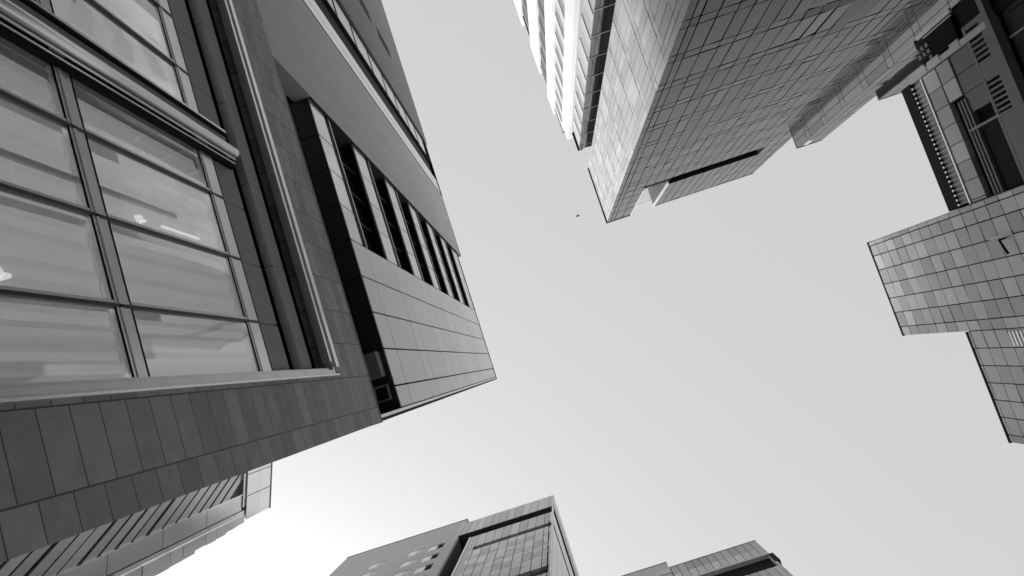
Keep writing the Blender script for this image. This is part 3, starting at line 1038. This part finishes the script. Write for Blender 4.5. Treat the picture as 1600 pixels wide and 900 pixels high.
LG = (B - A).length
gslab(MB(), -6, LG - .02, 0, GT - .3, -8, -.25).build('core', M['core'], GB)
for s0, s1 in ((-6, .58), (.60, 1.75), (1.77, LG)):
    for z0, z1 in ((41.7, 43.3), (43.32, GT)):
        gslab(MB(), s0 + .01, s1 - .01, z0, z1, -.3, .12, rt()).build('crown', M['pale_tile'], GB)
gslab(MB(), -6, LG + .03, GT, GT + .12, -8, .15).build('roof_coping', M['bar'], GB)
gslab(MB(), .50, 2.3, 41.35, 41.68, -.3, .05).build('crown_ledge', M['pale_tile2'], GB)
for k in range(10):
    gslab(MB(), 1.63, 2.45, 41.3 - 4 * (k + 1) + .04, 41.3 - 4 * k, -.25, 0, rt()).build('plain_strip', M['pale_tile2'], GB)
for k in range(10):
    gslab(MB(), 2.48, LG, 41.6 - 4 * (k + 1) + .04, 41.6 - 4 * k, -.25, .05, rt()).build('pale_strip', M['pale_tile'], GB)
for k in range(34):
    gslab(MB(), 2.7, LG + .14 + .026 * k + random.uniform(-.06, .06), 41.5 - 1.1 * (k + 1) + .02, 41.5 - 1.1 * k, -1.2, .12 + random.uniform(-.02, .02), rt()).build('balcony', M['pale_tile'], GB)
# slanting slats in the strip next to the stone wall
gslab(MB(), -6, 1.60, 0, 41.5, -.3, -.2).build('slat_backing', M['mullionA'], GB)
for k in range(34):
    z = 2 + k * 1.12 + random.uniform(-.1, .1)
    q0 = gp(-1.2, -.14)
    q1 = gp(1.58, -.14)
    n0 = nrm * .12
    zA, zB = gz(z + 5.3), gz(z)
    h = random.uniform(.8, .98) * KG
    MB().quadbox([(q0[0], q0[1], zA), (q1[0], q1[1], zB), (q1[0] + n0.x, q1[1] + n0.y, zB), (q0[0] + n0.x, q0[1] + n0.y, zA),
                  (q0[0], q0[1], zA + h), (q1[0], q1[1], zB + h), (q1[0] + n0.x, q1[1] + n0.y, zB + h), (q0[0] + n0.x, q0[1] + n0.y, zA + h)], rt()).build('slat', M['slat'], GB)
gslab(MB(), 1.58, 1.63, 2, 41.3, -.2, .04).build('strip_edge', M['pale_tile'], GB)

# ================================================================== 10  a bird far up
b = MB()
bx_, by_, bz_ = 8.85, -17.39, 100.0
sec = [(-.20, .012, 0), (-.15, .035, 0), (-.05, .055, 0), (.05, .05, 0), (.12, .035, .01), (.16, .04, .02), (.21, .012, .015)]
n = 8
for y, r, dz_ in sec:
    for i in range(n):
        a = 2 * math.pi * i / n
        b.v.append((bx_ + r * math.cos(a), by_ + y, bz_ + dz_ + r * .9 * math.sin(a)))
for k in range(len(sec) - 1):
    for i in range(n):
        j = (i + 1) % n
        b.f.append([k * n + i, k * n + j, (k + 1) * n + j, (k + 1) * n + i]); b.t.append(0)
b.f.append(list(range(n))); b.t.append(0)
b.f.append([(len(sec) - 1) * n + i for i in range(n)]); b.t.append(0)
for sx in (-1, 1):
    for (xa, ya0, ya1, za_), (xb, yb0, yb1, zb_) in (((.02, -.09, .08, .01), (.15, -.06, .10, .06)), ((.15, -.06, .10, .06), (.30, -.05, .0, .03))):
        b.quadbox([(bx_ + sx * xa, by_ + ya0, bz_ + za_), (bx_ + sx * xa, by_ + ya1, bz_ + za_), (bx_ + sx * xb, by_ + yb1, bz_ + zb_), (bx_ + sx * xb, by_ + yb0, bz_ + zb_),
                   (bx_ + sx * xa, by_ + ya0, bz_ + za_ + .012), (bx_ + sx * xa, by_ + ya1, bz_ + za_ + .012), (bx_ + sx * xb, by_ + yb1, bz_ + zb_ + .008), (bx_ + sx * xb, by_ + yb0, bz_ + zb_ + .008)])
b.quadbox([(bx_ - .02, by_ - .18, bz_), (bx_ + .02, by_ - .18, bz_), (bx_ + .05, by_ - .30, bz_), (bx_ - .05, by_ - .30, bz_),
           (bx_ - .02, by_ - .18, bz_ + .01), (bx_ + .02, by_ - .18, bz_ + .01), (bx_ + .05, by_ - .30, bz_ + .008), (bx_ - .05, by_ - .30, bz_ + .008)])
bo = b.build('bird', M['black'])
bo['label'] = 'tiny dark bird, a mere speck high in the open sky between the towers'
bo['category'] = 'bird'
